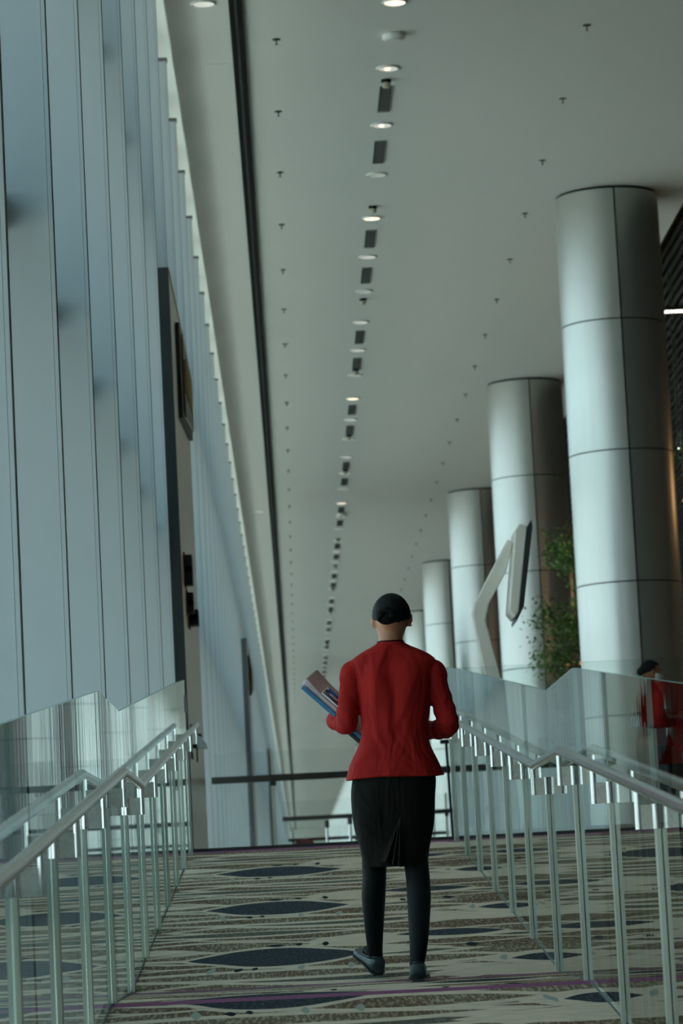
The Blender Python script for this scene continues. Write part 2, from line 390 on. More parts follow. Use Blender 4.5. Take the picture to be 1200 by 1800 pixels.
# ---------------------------------------------------------------- glazed wall on the left
FX, GX = -.95, -1.35
wall = MB().box(-1.52, GX, -15, END, 8.45, 8.95).obj('wall_left', M['white']); tag(wall, 'tall glazed wall of deep pale vertical fins', kind='structure')
MB().box(-1.52, GX+.1, -15, END, BASE, BASE+.25).obj('sill', M['white'], wall)
FZ0, FZ1 = BASE, 8.42
fin_me = MB().box(GX, FX-.019, -.03, .04, FZ0, FZ1).mesh('fin', M['fin'])
cap_me = MB().box(FX-.017, FX, -.034, .044, FZ0, FZ1).mesh('edge_strip', M['fin'])
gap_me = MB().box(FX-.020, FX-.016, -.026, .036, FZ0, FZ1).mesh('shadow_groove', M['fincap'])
top_me = MB().box(GX, FX+.012, -.05, .06, FZ1, FZ1+.03).mesh('fin_head_plate', M['fincap'])
tr_me = MB().box(GX, GX+.17, .04, 2.50, -.09, .09).mesh('transom', M['fin'])
pane_me = MB().box(GX-.012, GX, .045, 2.485, FZ0+.25, 8.45).mesh('pane', M['pane'])
eface = MB().box(FX, FX+.002, -.034, .044, FZ0, FZ1).mesh('fin_nose', M['fincap'])
PORT = [(27.0, 31.5), (66.7, 71.2), (117.0, 121.5)]
k = -5
while 11.5+2.53*k < END:
    y = 11.5+2.53*k; k += 1
    link('fin', fin_me, wall, (0, y, 0)); link('edge_strip', cap_me, wall, (0, y, 0)); link('shadow_groove', gap_me, wall, (0, y, 0))
    if y < 130: link('fin_head_plate', top_me, wall, (0, y, 0)); link('fin_nose', eface, wall, (0, y, 0))
    link('pane', pane_me, wall, (0, y, 0))
    for z in (.02, 3.07, 5.80): link('transom', tr_me, wall, (0, y, z))
for z in (3.07, 5.80): MB().box(-2.75, -1.37, -15, END, z-.05, z+.03).obj('sunshade', M['white'], wall)
# roof overhang outside
MB().box(-4, -1.6, -15, END, 8.9, 9.1).obj('canopy', M['white'], wall)

# solid portal frames set against the glazing
for i, (a, b_) in enumerate(PORT):
    pos = ('nearest, left of the ramp end', 'second along, half hidden by fins', 'third and farthest along')[i]
    t = thing('wall_portal', f'tall slate and beige service pylon on the window side, {pos}', 'pylon', (0, a, 0))
    MB().box(-1.34, -.868, 0, .05, UP, 5.37).obj('end_panel', M['portal_end'], t)
    MB().box(-1.34, -.90, .05, b_-a, UP, 5.35).obj('core', M['portal_side'], t)
    yy = .055
    for w_ in (.42, .62, .9, .95, .75, .78):
        MB().box(-.90, -.87, yy, yy+w_-.02, UP, 5.35).obj('side_panel', M['portal_side'], t, bevel=.004); yy += w_
    MB().box(-.90, -.862, .05, b_-a, 5.35, 5.38).obj('top_trim', M['gold'] if i == 0 else M['bronze'], t)
    sg = thing('display_sign', f'narrow black framed sign with gold trim high on the {("nearest", "second", "third")[i]} pylon', 'sign', (-.868, a+1.2, 4.25))
    MB().prism_x([(0, .0), (3.0, .22), (3.0, .80), (0, .86)], 0, .035).obj('back_box', M['black'], sg)
    MB().prism_x([(.35, .10), (2.6, .28), (2.6, .74), (.35, .78)], .035, .050).obj('face_panel', M['bronze'], sg)
    MB().tube([(.05, .3, .05), (.05, 2.65, .26), (.05, 2.65, .77), (.05, .3, .80), (.05, .3, .05)], .008, 6).obj('gold_rim', M['gold'], sg)
    gl = MB()
    for q in range(5):
        y0 = .55+q*.42; gl.tube([(.055, y0, .30+q*.02), (.058, y0+.08, .62), (.055, y0+.18, .45), (.055, y0+.26, .66)], .010, 6)
    gl.obj('gold_emblem_strokes', M['gold'], sg)
for (y, z0, z1, w_, lab) in ((27.7, 2.72, 2.98, .13, 'uppermost black loudspeaker box on the near pylon'), (28.0, 2.50, 2.68, .11, 'middle black camera housing on the near pylon'), (28.35, 2.42, 2.56, .16, 'lowest black sensor box on the near pylon')):
    t = thing('wall_device', lab, 'device', (-.868, y, z0), 'black devices on the near pylon')
    MB().box(0, w_*.55, 0, .2, 0, z1-z0).obj('housing', M['black'], t, bevel=.008)
    MB().box(0, .012, -.03, .23, -.02, z1-z0+.02).obj('wall_plate', M['bronze'], t)
    MB().lathe([(.03, 0), (.03, .012), (.02, .014)], c=(0, 0, 0), n=16).obj('lens_ring', M['dark'], t, loc=(w_*.3, -.002, (z1-z0)*.5)).rotation_euler.x = math.radians(90)
t = thing('wall_reader', 'black bracketed scanner with a silver hood on the near pylon at handrail height', 'device', (-.868, 27.5, 1.30))
MB().box(0, .09, 0, .2, .0, .12).obj('scanner_body', M['black'], t, bevel=.01)
MB().prism_y([(.05, .0), (.14, -.015), (.13, .03), (.09, .09), (.05, .11)], -.04, .12).obj('silver_hood', M['steel'], t)
MB().box(0, .012, -.02, .22, -.09, .20).obj('wall_plate', M['bronze'], t)
MB().tube([(.045, .1, -.12), (.045, .1, .22)], .006, 8).obj('mount_rod', M['black'], t)

# ---------------------------------------------------------------- right side, back and far end
wr = MB().box(16, 16.3, -15, END, BASE-.2, 9.5).obj('wall_right', M['darkwall']); tag(wr, kind='structure')
for k in range(12): MB().box(15.9, 16, 24+k*9, 24+k*9+4.5, UP, 7.5).obj('timber_panel', M['warmwall'], wr)
tag(MB().box(-1.5, 16, -15.3, -15, BASE-.2, 9.5).obj('wall_back', M['darkwall']), kind='structure')
ew = MB().box(-1.5, 16, END, END+.2, BASE, 9).obj('wall_front', M['white']); tag(ew, kind='structure')

# columns clad in curved metal panels
CX, CR = 4.23, .645
cuts = [UP, 1.98, 3.60, 5.22, 6.84, 8.475]
def shell(a0, a1, z0, z1, r=CR, th=.02, n=20):
    vs, fs = [], []
    for i in range(n+1):
        a = a0+(a1-a0)*i/n
        for rr in (r, r-th):
            for z in (z0, z1): vs.append((rr*math.cos(a), rr*math.sin(a), z))
    for i in range(n):
        p, q = 4*i, 4*i+4
        fs += [(p, q, q+1, p+1), (p+2, p+3, q+3, q+2), (p+1, q+1, q+3, p+3), (p, p+2, q+2, q)]
    fs += [(0, 1, 3, 2), (4*n, 4*n+2, 4*n+3, 4*n+1)]
    g = MB(); g.add(vs, fs); return g
gp = .010/CR
a_s = math.radians(-90)+.06
pm = []
for z0, z1 in zip(cuts[:-1], cuts[1:]):
    for q in range(2):
        a0 = a_s+q*math.pi
        pm.append(shell(a0+gp, a0+math.pi-gp, z0+.008, z1-.008).mesh('cladding_panel', M['colclad'], 50))
core_me = MB().lathe([(CR-.022, UP), (CR-.022, CEIL)], n=32).mesh('core', M['dark'], True)
for k in range(25):
    y = 39.5+14.8*k
    lab = (f'round column clad in satin metal panels, {ORD[k]} from the camera' if k < 6 else 'distant metal-clad round column far along the row')
    t = thing('column', lab, 'column', (CX, y, 0), 'columns along the concourse')
    link('core', core_me, t)
    for me in pm: link('cladding_panel', me, t)

# ---------------------------------------------------------------- glass balustrades with handrails
JO = [2.8, 4.2, 5.6, 7.0, 8.41, 9.81, 11.2, 12.34, 13.71, 15.1, 16.5, 17.9, 19.3, 20.7, 22.3]
PO = [4.12, 5.5, 6.88, 8.26, 9.64, 11.03, 12.41, 13.79, 15.18, 16.56, 17.94, 19.33, 20.71, 22.05]
def balustrade(side):
    s = 1 if side == 'right' else -1
    xg, xr = (XR, RR) if s > 0 else (XL, RL)
    t = thing('glass_balustrade', f'sloping glass balustrade with steel handrail on the {side} of the ramp', 'balustrade', (0, 2.8, 0), 'ramp balustrades')
    t.location = (0, 0, 0)
    x0, x1 = (xg, xg+.017) if s > 0 else (xg-.017, xg)
    for a, b_ in zip(JO[:-1], JO[1:]):
        a2, b2 = a+.003, b_-.003
        g = MB(); g.prism_x([(a2, floor_z(a2)+.004), (b2, floor_z(b2)+.004), (b2, floor_z(b2)+HG), (a2, floor_z(a2)+HG)], x0, x1, 0, 1)
        g.obj('glass_panel', [M['glass'], M['edge']], t)
        MB().prism_x([(a, floor_z(a)-.002), (b_, floor_z(b_)-.002), (b_, floor_z(b_)+.003), (a, floor_z(a)+.003)], min(xg, xg-s*.004), max(xg, xg-s*.004)).obj('base_channel', M['trackgrey'], t)
    pts = [(xr, 2.8, floor_z(2.8)+HR), (xr, D1, H0+HR), (xr, D2, H0+HR), (xr, 22.08, floor_z(22.08)+HR)]
    MB().tube(pts, .0195, 20).obj('handrail', M['steel'], t, smooth=50)
    for q, y in enumerate(PO):
        fz = floor_z(y); top = fz+HR-.131
        xa, xb = sorted((xg-s*.0025, xg-s*.0158))
        p = MB().box(xa, xb, y-.028, y+.028, fz-.01, top).obj('post', M['post'], t)
        br = MB()
        # plate between rod and glass
        xa, xb = sorted((xr, xg-s*.001)); br.box(xa, xb, y-.006, y+.006, top, top+.072)
        br.obj('bracket_plate', M['plate'], p)
        MB().tube([(xr, y, top), (xr, y, fz+HR-.008)], .0105, 14).obj('bracket_rod', M['chrome'], p, smooth=50)
        MB().tube([(xg-s*.0125, y, top), (xg-s*.0125, y, top+.074)], .0125, 14).obj('post_cap', M['chrome'], p, smooth=50)
    if s < 0:
        MB().box(xg-.02, xg+.006, 22.27, 22.33, 1.30, 1.42).obj('glass_clip', M['steel'], t)
    return t
balustrade('left'); balustrade('right')

# transverse glass guard that turns right from the head of the ramp
t = thing('glass_guard', 'frameless glass guard turning right from the head of the ramp', 'guard rail', (0, 22.42, UP))
for a, b_ in ((1.10, 2.13), (2.14, 3.50), (3.51, 4.87), (4.88, 6.24), (6.25, 7.6)):
    g = MB(); g.box(a, b_, -.008, .008, 0, 1.19); g.m = [1, 1, 0, 0, 1, 1]; g.obj('glass_panel', [M['glass'], M['edge']], t)
MB().box(1.10, 7.6, -.02, .02, -.001, .05).obj('base_channel', M['bronze'], t)

def cross_rail(y, x0, x1, post0, lab, n_post, step=1.4):
    t = thing('guard_rail', lab, 'guard rail', (0, y, UP), 'glass guard rails across the concourse')
    MB().box(x0, x1, -.035, .035, .865, .935).obj('handrail', M['bronze'], t, bevel=.01)
    ps = [post0+step*q for q in range(-1, n_post)]
    for px_ in ps:
        if px_ < x0: continue
        p = MB().box(px_-.016, px_+.016, -.02+.055, .02+.055, 0, 1.19).obj('post', M['post'], t)
        MB().box(px_-.03, px_+.03, -.02, .04, .82, .865).obj('bracket', M['bronze'], p)
    e = [x0]+[q for q in ps if q > x0]+[x1]
    for a, b_ in zip(e[:-1], e[1:]):
        g = MB(); g.box(a+.018, b_-.018, .05, .062, .02, 1.18); g.m = [1, 1, 0, 0, 1, 1]; g.obj('glass_panel', [M['clear'], M['edge']], t)
    return t
cross_rail(33.6, -.87, 3.35, -.226, 'glass guard with dark flat handrail crossing just beyond the ramp', 3)
cross_rail(51.7, -.23, 3.35, 1.0, 'thin dark guard rail crossing farther back, second beyond the ramp', 2)
cross_rail(71.4, -.2, 3.35, 1.3, 'thin dark guard rail crossing far back, third beyond the ramp', 2)


# ---------------------------------------------------------------- information kiosk on a bent arm
def kiosk():
    t = thing('info_kiosk', 'grey information screen on a bent arm in front of the second column', 'kiosk', (0, 27, UP))
    D = 27.
    def P(x, z): return (x, z-UP)
    # bent flat arm, profile in the x-z plane
    arm = [(1.70, .33), (1.86, .33), (1.86, .60), (1.80, 1.60), (1.665, 2.22), (1.70, 2.36), (1.86, 2.62), (1.93, 2.86), (1.89, 2.90), (1.83, 2.80), (1.71, 2.60), (1.575, 2.36), (1.555, 2.28), (1.66, 1.60), (1.70, .9)]
    MB().prism_y([P(*a) for a in arm], -.05, .05).obj('arm', M['kiosk'], t, bevel=.012)
    shell_ = [(1.855, 2.28), (1.90, 2.22), (1.93, 2.26), (2.035, 2.92), (2.035, 2.98), (1.975, 3.0), (1.94, 2.95)]
    MB().prism_y([P(*a) for a in shell_], -.28, .28).obj('screen_shell', M['kiosk'], t, bevel=.01)
    face = [(1.905, 2.175), (1.975, 2.30), (2.085, 2.97), (2.078, 3.03), (2.034, 2.965), (1.928, 2.262), (1.90, 2.20)]
    MB().prism_y([P(*a) for a in face], -.29, .29).obj('screen', M['black'], t, bevel=.004)
    MB().box(1.55, 2.0, -.25, .25, -.001, .03).obj('base_plate', M['kiosk'], t, bevel=.005)
kiosk()

# ---------------------------------------------------------------- indoor trees beyond the columns
def tree(x, y, z0, z1, r, lab, seed, dens=2600, holes=()):
    rnd = random.Random(seed)
    t = thing('indoor_tree', lab, 'tree', (x, y, UP), 'indoor trees behind the columns')
    z0 -= UP; z1 -= UP
    tr = MB(); tr.tube([(0, 0, 0), (.05, 0, z0*.6+.2), (-.04, .05, z0+.3), (.05, 0, (z0+z1)/2), (0, 0, z1*.95)], [.11, .09, .08, .05, .02], 10)
    brs = []
    for k in range(16):
        a = rnd.uniform(0, 6.28); zz = z0+.2+(z1-z0)*k/17; L = r*rnd.uniform(.6, 1.)
        e = Vector((math.cos(a)*L, math.sin(a)*L, zz+.25*rnd.random())); brs.append((zz, e))
        tr.tube([(0, 0, zz), tuple(e*.5+Vector((0, 0, zz*.5+.1))), tuple(e)], [.03, .02, .008], 6)
    tr.obj('trunk', mat('bark', (.10, .075, .05), .8), t, smooth=True)
    lf = MB()
    for k in range(dens):
        zz, e = rnd.choice(brs)
        f = rnd.uniform(.35, 1.12)
        c = Vector((e.x*f, e.y*f, zz+(e.z-zz)*f))+Vector((rnd.gauss(0, .13), rnd.gauss(0, .13), rnd.gauss(-.08, .16)))
        L = rnd.uniform(.05, .10); w_ = L*.28
        a = rnd.uniform(0, 6.28); dr = Vector((math.cos(a), math.sin(a), rnd.uniform(-1.3, -.1))).normalized()
        sd = dr.cross(Vector((rnd.random()-.5, rnd.random()-.5, 1))).normalized(); nn = dr.cross(sd)
        lf.add([c, c+dr*L*.5+sd*w_, c+dr*L, c+dr*L*.5-sd*w_, c+dr*L*.5+nn*w_*.3], [(0, 1, 4), (1, 2, 4), (2, 3, 4), (3, 0, 4)], 1 if rnd.random() < .06 else 0)
    o = lf.obj('foliage', [LEAF, LEAFY], t); o['kind'] = 'stuff'
LEAF = mat('leaf', (.07, .15, .03), .45); noise_var(LEAF, amt=.45, nscale=1.5)
LEAFY = mat('leaf_yellow', (.30, .24, .03), .5)
tree(4.55, 47.5, 1.9, 5.1, .85, 'leafy green indoor tree between the first and second columns', 3, 9000)
tree(6.55, 47.5, 2.0, 7.1, .90, 'leafy green indoor tree at the right edge behind the first column', 5, 6000)
def hang_lamp(x, y, z, r, key, lab):
    t = thing('pendant_lamp', lab, 'lamp', (x, y, z), 'lamps in the dark hall behind the columns')
    MB().tube([(0, 0, r*.8), (0, 0, 8.62-z)], .006, 6).obj('cord', M['black'], t)
    MB().lathe([(.02, r*1.2), (r*.6, r), (r*1.1, 0), (r*1.05, 0), (r*.5, r*.9), (.015, r*1.1)], n=20).obj('shade', M['bronze'], t, smooth=True)
    MB().ball((0, 0, r*.15), r*.7).obj('bulb', M[key], t, smooth=True)
hang_lamp(5.55, 45.2, 6.04, .022, 'strip', 'left of two tiny bright round lamps at the right edge')
hang_lamp(5.665, 45.2, 6.04, .022, 'strip', 'right of two tiny bright round lamps at the right edge')
hang_lamp(5.15, 56, 5.75, .10, 'amber', 'orange lamp glowing behind the first column above the foliage')
hang_lamp(4.90, 53.8, 3.66, .09, 'amber', 'orange lamp glowing low beside the first column in the foliage')
hang_lamp(5.75, 45.5, 5.32, .05, 'amber', 'orange lamp at the right edge beside the first column')
t = thing('linear_light', 'short bright linear light on the dark slatted ceiling at the right edge', 'ceiling light', (6.55, 48.3, 8.60))
MB().box(-.60, .60, -.10, .10, -.035, 0).obj('fitting', M['bronze'], t); MB().box(-.58, .58, -.08, .08, -.05, -.035).obj('diffuser', M['strip'], t)
# warm shop lighting deeper in the hall
for k, (x, y, z, e) in enumerate(((9.5, 44, 5.5, 45), (9.5, 60, 5.5, 26), (9.5, 76, 5.5, 22))):
    L = bpy.data.lights.new('shop_lamp', 'POINT'); L.energy = e; L.color = (1, .55, .22); L.shadow_soft_size = .4
    o = bpy.data.objects.new('shop_lamp', L); COL.objects.link(o); o.location = (x, y, z)
    hang_lamp(x, y, z+.1, .16, 'amber', ('large amber pendant nearest in the dark hall', 'large amber pendant in the middle of the dark hall', 'large amber pendant farthest in the dark hall')[k])

# things standing beyond the ramp head
t = thing('trolley', 'navy framed luggage trolley seen between her hip and the right posts', 'trolley', (1.52, 31.2, UP))
for x in (-.02, .19): MB().tube([(x, 0, .06), (x-.01, .02, .55), (x-.02, 0, 1.06)], .014, 10).obj('frame_tube', M['navy'], t, smooth=True)
MB().box(-.10, .30, -.03, .03, 1.06, 1.10).obj('push_bar', M['navy'], t, bevel=.01)
MB().prism_y([(.05, .26), (.25, .26), (.25, .60), (.15, .62), (.05, .74)], -.03, .03).obj('side_panel', M['navy'], t)
MB().box(.05, .25, -.032, .032, .235, .258).obj('stripe', mat('orange_stripe', (.6, .22, .08), .5), t)
MB().box(-.02, .32, -.1, .35, .12, .16).obj('deck', M['steel'], t, bevel=.01)
for x, y in ((-.02, -.08), (.28, -.08), (-.02, .32), (.28, .32)):
    MB().tube([(x-.02, y, .058), (x+.02, y, .058)], .058, 16).obj('wheel', M['black'], t, smooth=50)
t = thing('potted_plant', 'small green plant beside the trolley', 'plant', (1.80, 33.0, UP))
MB().lathe([(.09, 0), (.12, .3), (.13, .85), (.11, .86)], n=20).obj('pot', M['white'], t, smooth=40)
lf = MB(); rnd = random.Random(2)
for k in range(60):
    a = rnd.uniform(0, 6.28); e = Vector((math.cos(a)*.10, math.sin(a)*.10, 1.0+rnd.random()*.16)); m_ = Vector((e.x*.4, e.y*.4, .98)); sd = Vector((-math.sin(a), math.cos(a), 0))*.012
    lf.add([(0, 0, .86), m_+sd, e, m_-sd], [(0, 1, 2, 3)])
o = lf.obj('leaves', LEAF, t); o['kind'] = 'stuff'
t = thing('sign_board', 'small red domed sign standing far down the concourse by the rail', 'sign', (.147, 70.2, UP))
MB().prism_y([(-.22, .62), (.22, .62), (.22, .80), (.12, .90), (-.12, .90), (-.22, .80)], -.02, .02).obj('red_board', mat('red_board', (.35, .05, .03), .6), t, bevel=.01)
MB().tube([(0, 0, 0), (0, 0, .62)], .03, 8).obj('stem', M['steel'], t)
for k, (x, y) in enumerate(((.55, 60.), (.95, 58.))):
    t = thing('barrier_post', f'slim dark-topped steel barrier post far beyond the ramp, {("left", "right")[k]} of two', 'post', (x, y, UP), 'barrier posts far beyond the ramp')
    MB().lathe([(.15, 0), (.15, .02), (.03, .04), (.025, .9)], n=14).obj('pole', M['steel'], t, smooth=40)
    MB().lathe([(.045, .9), (.045, 1.02), (.02, 1.04)], n=14).obj('head', M['black'], t, smooth=40)
# ---------------------------------------------------------------- people
M['skin'] = mat('skin', (.36, .155, .08), .5); M['skin'].node_tree.nodes['Principled BSDF'].inputs['Subsurface Weight'].default_value = .12
M['skin'].node_tree.nodes['Principled BSDF'].inputs['Subsurface Radius'].default_value = (.02, .008, .004)
M['hair'] = mat('black_hair', (.003, .0033, .004), .6, spec=.14)
noise_var(M['hair'], (14, 14, 1.5), .2, bump=.0015, nscale=10)
def cloth(name, col, rough, seam=.0012):
    m = mat(name, col, rough, spec=.12); nt = m.node_tree; n, l = nt.nodes, nt.links; b = n['Principled BSDF']
    t = n.new('ShaderNodeTexCoord'); mp = n.new('ShaderNodeMapping'); mp.inputs['Scale'].default_value = (1, 1, .45)
    nz = n.new('ShaderNodeTexNoise'); nz.inputs['Scale'].default_value = 9; nz.inputs['Detail'].default_value = 2; nz.inputs['Distortion'].default_value = .6
    nf = n.new('ShaderNodeTexNoise'); nf.inputs['Scale'].default_value = 900; nf.inputs['Detail'].default_value = 1
    b1 = n.new('ShaderNodeBump'); b1.inputs['Distance'].default_value = .05; b1.inputs['Strength'].default_value = .8
    b2 = n.new('ShaderNodeBump'); b2.inputs['Distance'].default_value = .0006; b2.inputs['Strength'].default_value = .6
    l.new(t.outputs['Object'], mp.inputs[0]); l.new(mp.outputs[0], nz.inputs['Vector']); l.new(t.outputs['Object'], nf.inputs['Vector'])
    l.new(nz.outputs[0], b1.inputs['Height']); l.new(nf.outputs[0], b2.inputs['Height']); l.new(b1.outputs[0], b2.inputs['Normal']); l.new(b2.outputs[0], b.inputs['Normal'])
    return m
M['jacket'] = cloth('red_wool', (.31, .012, .010), .75)
M['seamred'] = mat('seam_shadow', (.13, .006, .005), .8, spec=.1)
M['skirt'] = cloth('black_skirt_cloth', (.007, .006, .005), .8)
M['tights'] = mat('black_tights', (.003, .0035, .005), .6, spec=.18)
M['shoe'] = mat('dark_teal_leather', (.018, .035, .04), .32); noise_var(M['shoe'], amt=.2, bump=.0006, nscale=40)
M['lining'] = mat('black_lining', (.006, .006, .006), .8, spec=.1)

def superring(cx, cy_, z, hw, hd, n=40, p=2.35, tilt=0.):
    r = []
    for j in range(n):
        a = 2*math.pi*j/n; c, s = math.cos(a), math.sin(a)
        x = hw*math.copysign(abs(c)**(2/p), c); y = hd*math.copysign(abs(s)**(2/p), s)
        r.append(Vector((cx+x, cy_+y, z+tilt*x)))
    return r
def interp(tab, z):
    """smooth (Catmull-Rom) lookup in rows sorted by first column"""
    n = len(tab)
    if z <= tab[0][0]: return tab[0][1:]
    if z >= tab[-1][0]: return tab[-1][1:]
    i = max(k for k in range(n-1) if tab[k][0] <= z)
    a, b_ = tab[i], tab[i+1]; u = (z-a[0])/(b_[0]-a[0])
    p0 = tab[max(i-1, 0)]; p3 = tab[min(i+2, n-1)]; o = []
    for q in range(1, len(a)):
        m1 = (b_[q]-p0[q])/(b_[0]-p0[0])*(b_[0]-a[0]); m2 = (p3[q]-a[q])/(p3[0]-a[0])*(b_[0]-a[0])
        o.append((2*u**3-3*u**2+1)*a[q]+(u**3-2*u**2+u)*m1+(-2*u**3+3*u**2)*b_[q]+(u**3-u**2)*m2)
    return o
def loft(g, tab, z0, z1, steps, mi=0, n=40, off=0., fold=None, cap=True, p=2.35):
    rg = []
    for k in range(steps+1):
        z = z0+(z1-z0)*k/steps; cx, hw, cy_, hd = interp(tab, z)
        r = superring(cx, cy_, z, hw+off, hd+off, n, p)
        if fold: r = [fold(v, cx, cy_, z) for v in r]
        rg.append(r)
    return g.rings(rg, cap, mi)
def spline(pts, n=5):
    pts = [tuple(p) for p in pts]; out = []
    for i in range(len(pts)-1):
        p0, p1, p2, p3 = pts[max(i-1, 0)], pts[i], pts[i+1], pts[min(i+2, len(pts)-1)]
        for k in range(n):
            u = k/n; out.append(tuple(.5*((2*b_)+(-a+c)*u+(2*a-5*b_+4*c-d)*u*u+(-a+3*b_-3*c+d)*u**3) for a, b_, c, d in zip(p0, p1, p2, p3)))
    out.append(pts[-1]); return out
def limb(g, rows, n=20, flat=1., mi=0):
    rows = spline(rows, 5); g.tube([r[:3] for r in rows], [r[3] for r in rows], n, flat=flat, mi=mi); return g
def fuse(name, g, mats, parent, voxel, smooth_it=4, paint=None):
    """one continuous surface out of overlapping volumes"""
    me = g.mesh('tmp', mats); o = bpy.data.objects.new('tmp', me); COL.objects.link(o)
    md = o.modifiers.new('r', 'REMESH'); md.mode = 'VOXEL'; md.voxel_size = voxel
    dg = bpy.context.evaluated_depsgraph_get(); dg.update()
    out = bpy.data.meshes.new_from_object(o.evaluated_get(dg)); bpy.data.objects.remove(o)
    bm = bmesh.new(); bm.from_mesh(out)
    for _ in range(smooth_it): bmesh.ops.smooth_vert(bm, verts=bm.verts, factor=.5, use_axis_x=True, use_axis_y=True, use_axis_z=True)
    bm.normal_update()
    for f in bm.faces:
        f.smooth = True; f.material_index = paint(f) if paint else 0
    bm.to_mesh(out); bm.free(); out.name = name
    out.materials.clear()
    for m in (mats if isinstance(mats, (list, tuple)) else [mats]): out.materials.append(m)
    return link(name, out, parent)

#        z     cx     hw    cy    hd
TORSO = [(.846, -.019, .208, .015, .165), (.91, -.021, .186, .012, .150), (.975, -.018, .155, .008, .126), (1.03, -.012, .140, .005, .112),
         (1.11, -.005, .146, .0, .114), (1.19, -.004, .152, -.002, .118), (1.275, -.002, .166, -.006, .112), (1.318, -.004, .182, -.008, .098),
         (1.342, -.005, .176, -.008, .086), (1.364, -.006, .150, -.006, .075), (1.388, -.009, .106, -.002, .066), (1.404, -.010, .072, .004, .062), (1.420, -.009, .053, .010, .058)]
SKIRT = [(.470, -.038, .137, .02, .125), (.50, -.038, .138, .02, .126), (.56, -.036, .147, .018, .130), (.648, -.035, .168, .014, .140), (.766, -.032, .177, .010, .150), (.83, -.025, .177, .008, .148), (.87, -.022, .170, .008, .140)]
LEG_L = [(-.104, .03, .60, .064), (-.122, .06, .50, .053), (-.126, .09, .43, .0500), (-.132, .115, .358, .0505), (-.134, .155, .28, .0445), (-.135, .205, .19, .0370), (-.134, .245, .125, .0315), (-.130, .272, .080, .031), (-.132, .285, .055, .027)]
LEG_R = [(.038, -.01, .60, .064), (.049, -.02, .49, .052), (.053, -.04, .42, .050), (.052, -.070, .338, .0495), (.046, -.105, .245, .0445), (.040, -.140, .174, .0395), (.033, -.162, .116, .0345), (.026, -.170, .075, .031), (.026, -.165, .045, .027)]
ARM_L = [(-.150, -.008, 1.305, .050), (-.176, -.008, 1.288, .054), (-.186, -.008, 1.235, .0475), (-.198, -.006, 1.165, .0465), (-.208, .002, 1.105, .047), (-.214, .030, 1.083, .045), (-.228, .085, 1.092, .041), (-.244, .150, 1.103, .038), (-.252, .190, 1.108, .040)]
ARM_R = [(.142, -.008, 1.295, .050), (.168, -.008, 1.275, .054), (.176, -.008, 1.225, .0475), (.196, -.006, 1.150, .0465), (.212, .000, 1.080, .047), (.212, .030, 1.052, .046), (.180, .080, 1.044, .042), (.115, .135, 1.046, .039), (.085, .160, 1.048, .040)]

def hand(g, wrist, palm_dir, palm_n, side, curl=.9, size=1.):
    """palm and five bent fingers; palm_n = direction the palm faces; side = direction of the thumb"""
    w_, d, n_, s_ = Vector(wrist), Vector(palm_dir).normalized(), Vector(palm_n).normalized(), Vector(side).normalized()
    g.tube([w_-d*.03, w_+d*.01, w_+d*.05, w_+d*.085], [(.020, .026), (.018, .027), (.015, .036), (.012, .037)], 14, up=n_)
    for k, L in enumerate((.070, .078, .072, .056)):
        b_ = w_+d*.078+s_*(.027-.018*k); p = [b_-d*.02, b_]; dr = d.copy(); th = 0
        for q, f in enumerate((.42, .33, .25)):
            th += curl*(.45, .75, .6)[q]; dr = (d*math.cos(th)+n_*math.sin(th)); p.append(p[-1]+dr*L*f)
        g.tube(p, [.0095, .0092, .0085, .0078, .0068], 10)
    b_ = w_+d*.018+s_*.026
    p = [b_-s_*.01, b_+s_*.014+d*.016+n_*.004, b_+s_*.022+d*.040+n_*.014, b_+s_*.016+d*.062+n_*.026]
    g.tube(p, [.0135, .0125, .0105, .0080], 10)

def shoe_parts(parent, heel, yaw, pitch, label=None):
    """flat pump built around its heel point; toe to +y"""
    R = Matrix.Rotation(yaw, 3, 'Z') @ Matrix.Rotation(pitch, 3, 'X'); hp = Vector(heel)
    secs = [(-.004, .022, .062, .006), (.004, .031, .070, .004), (.025, .0365, .066, .004), (.06, .035, .054, .006), (.10, .038, .045, .008), (.15, .0455, .038, .004), (.19, .044, .034, .002), (.22, .030, .027, .003), (.238, .017, .018, .005), (.244, .006, .010, .007)]
    rings = []
    for y, hw, top, bot in secs:
        r = []
        for j in range(20):
            a = 2*math.pi*j/20; c, s = math.cos(a), math.sin(a)
            x = hw*math.copysign(abs(c)**.75, c)*(1 if s < 0 else .93); z = (top+bot)/2+(top-bot)/2*math.copysign(abs(s)**.6, s)
            r.append(hp+R @ Vector((x, y, z)))
        rings.append(r)
    sh = MB().rings(rings).obj('shoe', [M['shoe']], parent, smooth=True)
    so = MB()
    so.rings([[hp+R @ Vector((x*1.02, y, z)) for x, z in ((-hw, bot+.004), (hw, bot+.004), (hw, bot-.003), (-hw, bot-.003))] for y, hw, top, bot in secs[1:]])
    so.obj('sole', M['black'], sh)
    MB().rings([[hp+R @ Vector((x, y, z)) for x, y in ((-.024, .0), (.024, .0), (.024, .042), (-.024, .042))] for z in (-.008, .006)]).obj('heel_block', M['black'], sh)
    rim = []
    for j in range(25):
        a = 2*math.pi*j/24; y = .078-.076*math.cos(a); hw = interp([(s_[0], s_[1]) for s_ in secs], y)[0]; tp = interp([(s_[0], s_[2]) for s_ in secs], y)[0]
        rim.append(hp+R @ Vector((math.sin(a)*hw*.86, y, tp+.004*abs(math.cos(a))-.001)))
    MB().tube(rim[:-1]+[rim[0]], .0032, 8, cap=False).obj('collar_rim', M['shoe'], sh, smooth=True)
    return sh

